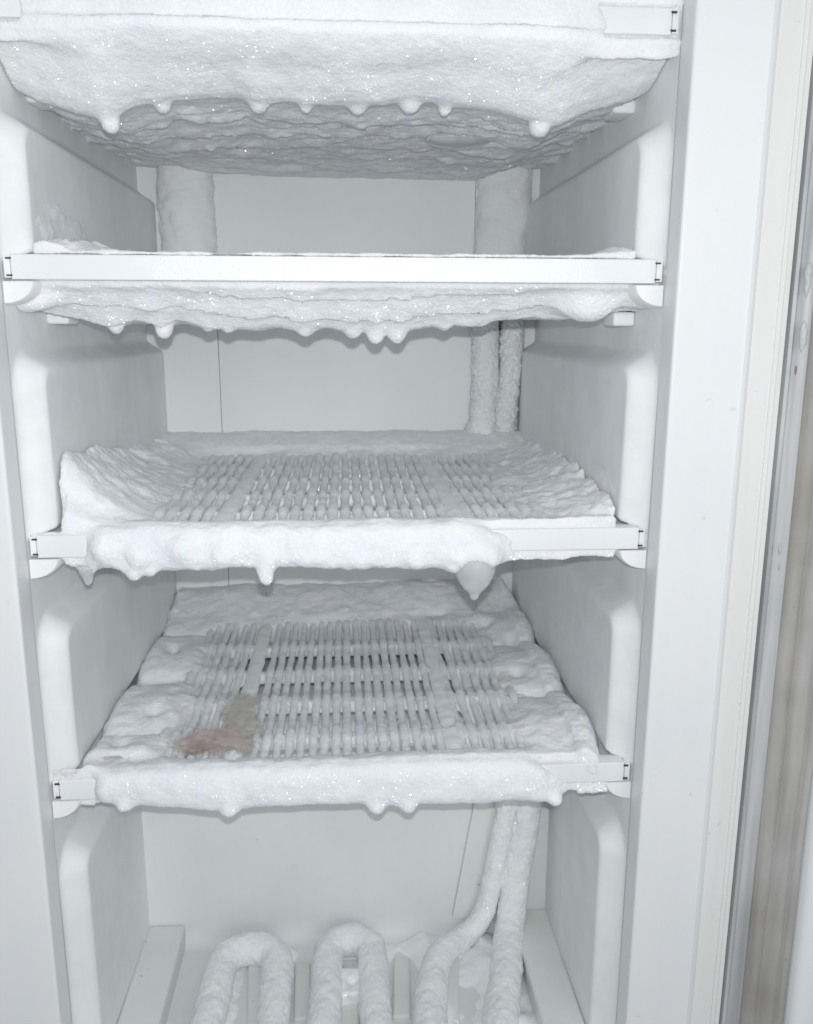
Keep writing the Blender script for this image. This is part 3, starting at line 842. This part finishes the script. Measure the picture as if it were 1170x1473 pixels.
pl = thing('frosted_pipe', 'thick frost column in the back left corner between the two upper shelves', 'pipe', (-0.188, YB, 0.0), 'frosted pipes in the back corners')
vpipe('frost_sleeve', [(-0.189, YB-0.004, 0.165), (-0.189, YB-0.004, 0.09), (-0.187, YB-0.004, 0.02), (-0.186, YB-0.004, -0.02)], 0.0335, pl, 2, (1, 0.75), 0.0022)
pr = thing('frosted_pipe', 'broad frost column in the back right corner between the two upper shelves', 'pipe', (0.200, YB, 0.0), 'frosted pipes in the back corners')
vpipe('frost_sleeve', [(0.201, YB-0.004, 0.165), (0.202, YB-0.004, 0.10), (0.198, YB-0.004, 0.06), (0.197, YB-0.004, -0.02)], lambda t: 0.035-0.003*t, pr, 5, (1, 0.75), 0.0022)
pm = thing('frosted_pipe', 'pair of snowy vertical pipes side by side above the jagged frost shelf', 'pipe', (0.195, YB, -0.19), 'frosted pipes in the back corners')
vpipe('frost_sleeve', [(0.1805, YB-0.010, -0.02), (0.1815, YB-0.010, -0.10), (0.1800, YB-0.010, -0.15), (0.178, YB-0.012, -0.20)], lambda t: 0.0170+0.006*max(0, t-0.75)*4, pm, 7, (1, 1), 0.0022, 0.6)
vpipe('frost_sleeve', [(0.2165, YB-0.010, -0.02), (0.2150, YB-0.010, -0.08), (0.2105, YB-0.010, -0.14), (0.206, YB-0.010, -0.20)], 0.0150, pm, 8, (1, 1), 0.0026, 0.7)

# coil on the floor: two hairpins, and two risers that climb the hump
ZC = ZF+0.0160
coil = thing('evaporator_coil', 'frost covered hairpin coil on the freezer floor with two rising pipes', 'coil', (0, 0.1, ZF))


def fp(u, v, z=ZC):
    return px(u, v, 2, z)


def hairpin(ul, ur, vref, vtop, r, seed):
    a = fp(ul, vref); b = fp(ur, vref); t = fp((ul+ur)/2, vtop)
    cx = (a[0]+b[0])/2; hw = (b[0]-a[0])/2
    ytop = t[1]-0.0
    pts = [(a[0]-0.004, -0.03, ZC), (a[0], ytop-hw, ZC)]
    for k in range(1, 10):
        th_ = math.pi*(1-k/10)
        pts.append((cx+hw*math.cos(th_), ytop-hw+hw*math.sin(th_), ZC+0.002*math.sin(th_)))
    pts += [(b[0], ytop-hw, ZC), (b[0]+0.002, -0.03, ZC)]
    return vpipe('hairpin_tube', pts, r, coil, seed, (1, 1), 0.0018, 0.35, 170)


hairpin(314, 399, 1407, 1366, 0.0172, 3)
hairpin(471, 537, 1407, 1353, 0.0168, 4)
# frost bridge between the legs of the second hairpin
c = fp(503, 1416)
xs = np.arange(-0.035, 0.035, 0.0014); ys = np.arange(-0.03, 0.03, 0.0014); zg = np.arange(-0.016, 0.018, 0.0014)
XX, YY, ZZ = np.meshgrid(xs, ys, zg, indexing='ij')
w = 0.017+0.004*fbm(XX, 0*YY, 0*ZZ, 50, 2, 4)
F = np.maximum(np.abs(YY)-w, np.abs(ZZ+0.004)-0.0085)+0.002*fbm(XX, YY, ZZ, 90, 2, 6)
F = np.maximum(F, np.abs(XX)-0.026)
hole = np.sqrt(((XX-0.003)/1.2)**2+YY**2+((ZZ-0.004)/1.6)**2)-0.0042
F = -smin(-F, hole, 0.004)
v, q = surfnet(F, (xs[0]+c[0], ys[0]+c[1], zg[0]+ZC), 0.0014)
obj('frost_bridge', np_mesh('frost_bridge', v, q), M_PIPE, coil)


h = 0.0025
xs = np.arange(-0.175, 0.20, h); ys = np.arange(-0.03, 0.188, h); zg = np.arange(-0.006, 0.016, h)
XX, YY, ZZ = np.meshgrid(xs, ys, zg, indexing='ij')
f_ = fbm(XX[:, :, 0], YY[:, :, 0], 0, 26, 4, 33, 0.6)
dist = np.full(f_.shape, 9.0)
for u_ in (314, 399, 471, 537, 620, 722):
    dist = np.minimum(dist, np.abs(XX[:, :, 0]-fp(u_, 1420)[0]))
F = ZZ-(0.010*np.exp(-(dist/0.020)**2)+0.011*f_-0.0042+0.004*sstep(0.05, 0.12, XX[:, :, 0]))[:, :, None]
net_part('floor_frost', F, xs, ys, zg+ZF, M_PIPE, coil, 0.0008, 120, 3)


def hp_(u, v, y=YH-0.014):
    return tuple(px(u, v, 1, y))


ra = [hp_(733, 1130, 0.186), hp_(724, 1190, 0.186), hp_(708, 1270, 0.186), hp_(694, 1322, 0.184), hp_(668, 1348, 0.178), tuple(fp(638, 1364, ZC+0.004)), tuple(fp(622, 1400)), tuple(fp(620, 1440)), tuple(fp(616, 1520))]
vpipe('riser_tube', ra, lambda t: 0.0120+0.012*min(0.4, max(0, t-0.4)), coil, 12, (1, 1), 0.0018, 0.35, 170, it=3)
rb = [hp_(764, 1130, 0.186), hp_(757, 1180, 0.186), hp_(742, 1260, 0.186), hp_(735, 1320, 0.180), tuple(fp(731, 1370, ZC+0.002)), tuple(fp(726, 1420)), tuple(fp(714, 1520))]
vpipe('riser_tube', rb, lambda t: 0.0145+0.004*t, coil, 13, (1, 1), 0.0018, 0.35, 170, it=3)
# cover plate behind the risers
P = [hp_(685, 1150, YH-0.008), hp_(735, 1150, YH-0.008), hp_(722, 1330, YH-0.008), hp_(652, 1322, YH-0.008)]
V = np.array([(p[0], YH-0.0045, p[2]) for p in P]+[(p[0], YH-0.0005, p[2]) for p in P])
q = np.array([(0, 3, 2, 1), (0, 1, 5, 4), (1, 2, 6, 5), (2, 3, 7, 6), (3, 0, 4, 7)])
obj('cover_plate', np_mesh('cover_plate', V, q, False), M_FLOOR, freezer)

# ------------------------------------------------------------------ frozen spill on the lowest shelf
def spill_material():
    m, nt, bs, out = mat('frozen_spill'); L = nt.links
    g = N(nt, 'ShaderNodeNewGeometry'); pos = g.outputs['Position']
    n1 = N(nt, 'ShaderNodeTexNoise'); n1.inputs['Scale'].default_value = 55; n1.inputs['Detail'].default_value = 5; L.new(pos, n1.inputs['Vector'])
    at = N(nt, 'ShaderNodeAttribute'); at.attribute_name = 'pink'
    c1 = ramp(nt, n1.outputs[0], [(0.3, (0.60, 0.56, 0.48)), (0.7, (0.76, 0.75, 0.70))])
    c2 = ramp(nt, n1.outputs[0], [(0.28, (0.42, 0.29, 0.24)), (0.6, (0.74, 0.60, 0.58))])
    mc = N(nt, 'ShaderNodeMix', data_type='RGBA'); L.new(at.outputs['Fac'], mc.inputs[0]); L.new(c1.outputs[0], mc.inputs[6]); L.new(c2.outputs[0], mc.inputs[7])
    L.new(mc.outputs[2], bs.inputs['Base Color']); bs.inputs['Roughness'].default_value = 0.35
    at2 = N(nt, 'ShaderNodeAttribute'); at2.attribute_name = 'cover'
    n2 = N(nt, 'ShaderNodeTexNoise'); n2.inputs['Scale'].default_value = 160; n2.inputs['Detail'].default_value = 4; L.new(pos, n2.inputs['Vector'])
    ad = N(nt, 'ShaderNodeMath', operation='ADD'); L.new(at2.outputs['Fac'], ad.inputs[0]); L.new(n2.outputs[0], ad.inputs[1])
    mr = N(nt, 'ShaderNodeMapRange'); mr.inputs[1].default_value = 0.60; mr.inputs[2].default_value = 1.25; mr.inputs[4].default_value = 0.72; L.new(ad.outputs[0], mr.inputs[0])
    L.new(mr.outputs[0], bs.inputs['Alpha'])
    bp = N(nt, 'ShaderNodeBump'); bp.inputs['Strength'].default_value = 0.4; bp.inputs['Distance'].default_value = 0.002; L.new(n1.outputs[0], bp.inputs['Height']); L.new(bp.outputs[0], bs.inputs['Normal'])
    return m


M_SPILL = spill_material()


def spill(name, label, lobes, zb_, seed):
    """lobes: (pixel u, v, radius x, radius y, pink, height)"""
    L_ = [(px(u, v, 2, zb_), rx, ry, pk, hh) for u, v, rx, ry, pk, hh in lobes]
    x0 = min(c[0]-rx for c, rx, *_ in L_)-0.01; x1 = max(c[0]+rx for c, rx, *_ in L_)+0.01
    y0 = min(c[1]-ry for c, rx, ry, *_ in L_)-0.01; y1 = max(c[1]+ry for c, rx, ry, *_ in L_)+0.01
    h = 0.0015
    X, Y = np.meshgrid(np.arange(x0, x1, h), np.arange(y0, y1, h), indexing='ij')
    cov = np.full(X.shape, -1.0); pk = np.zeros(X.shape); hg = np.zeros(X.shape)
    wob = 0.6*fbm(X, Y, 0, 70, 4, seed, 0.65)
    for c, rx, ry, p, hh in L_:
        d = 1-np.sqrt(((X-c[0])/rx)**2+((Y-c[1])/ry)**2)+wob
        cov = -smin(-cov, -d, 0.35); w = np.clip(d*2.5, 0, 1)
        pk = np.maximum(pk*(1-w*(1 if p == 0 else 0)), p*w); hg = np.maximum(hg, hh)
    hg = 0.0020*np.sqrt(np.clip(cov*1.1+0.3, 0, 1))
    Z = zb_+hg+0.0006*fbm(X, Y, 0, 150, 2, seed+3)
    I = np.arange(X.size).reshape(X.shape)
    q = np.stack([I[:-1, :-1], I[1:, :-1], I[1:, 1:], I[:-1, 1:]], -1).reshape(-1, 4)
    cf = cov.ravel(); q = q[(cf[q] > -0.30).all(1)]
    used = np.unique(q); mp = np.full(X.size, -1); mp[used] = np.arange(len(used)); q = mp[q]
    v = np.stack([X, Y, Z], -1).reshape(-1, 3)[used]
    # give it a flat underside
    nv = len(v); vb = v.copy(); vb[:, 2] = zb_-0.002
    me = np_mesh(name, np.vstack([v, vb]), np.vstack([q, q[:, ::-1]+nv]))
    a = me.attributes.new('cover', 'FLOAT', 'POINT'); a.data.foreach_set('value', np.tile(np.clip(cf[used]*1.4+0.1, 0, 1), 2).astype(np.float32))
    a = me.attributes.new('pink', 'FLOAT', 'POINT'); a.data.foreach_set('value', np.tile(pk.ravel()[used], 2).astype(np.float32))
    o = obj(name, me, M_SPILL); o['label'] = label; o['category'] = 'spill'
    return o


spill('frozen_spill', 'brownish pink frozen spill on the wires of the lowest shelf', [(348, 1020, 0.019, 0.040, 0.0, 0.003), (350, 1045, 0.022, 0.034, 0.1, 0.004), (318, 1064, 0.032, 0.026, 0.9, 0.006), (283, 1070, 0.024, 0.018, 0.9, 0.003), (345, 1068, 0.020, 0.020, 0.3, 0.004)], -0.4108, 5)
spill('frozen_spill', 'small tan crumb frozen near the left rail end of the lowest shelf', [(166, 1093, 0.014, 0.006, 0.1, 0.003)], -0.4125, 8)
print('tris', sum(len(o.data.polygons)*2 for o in SC.objects if o.type == 'MESH'))
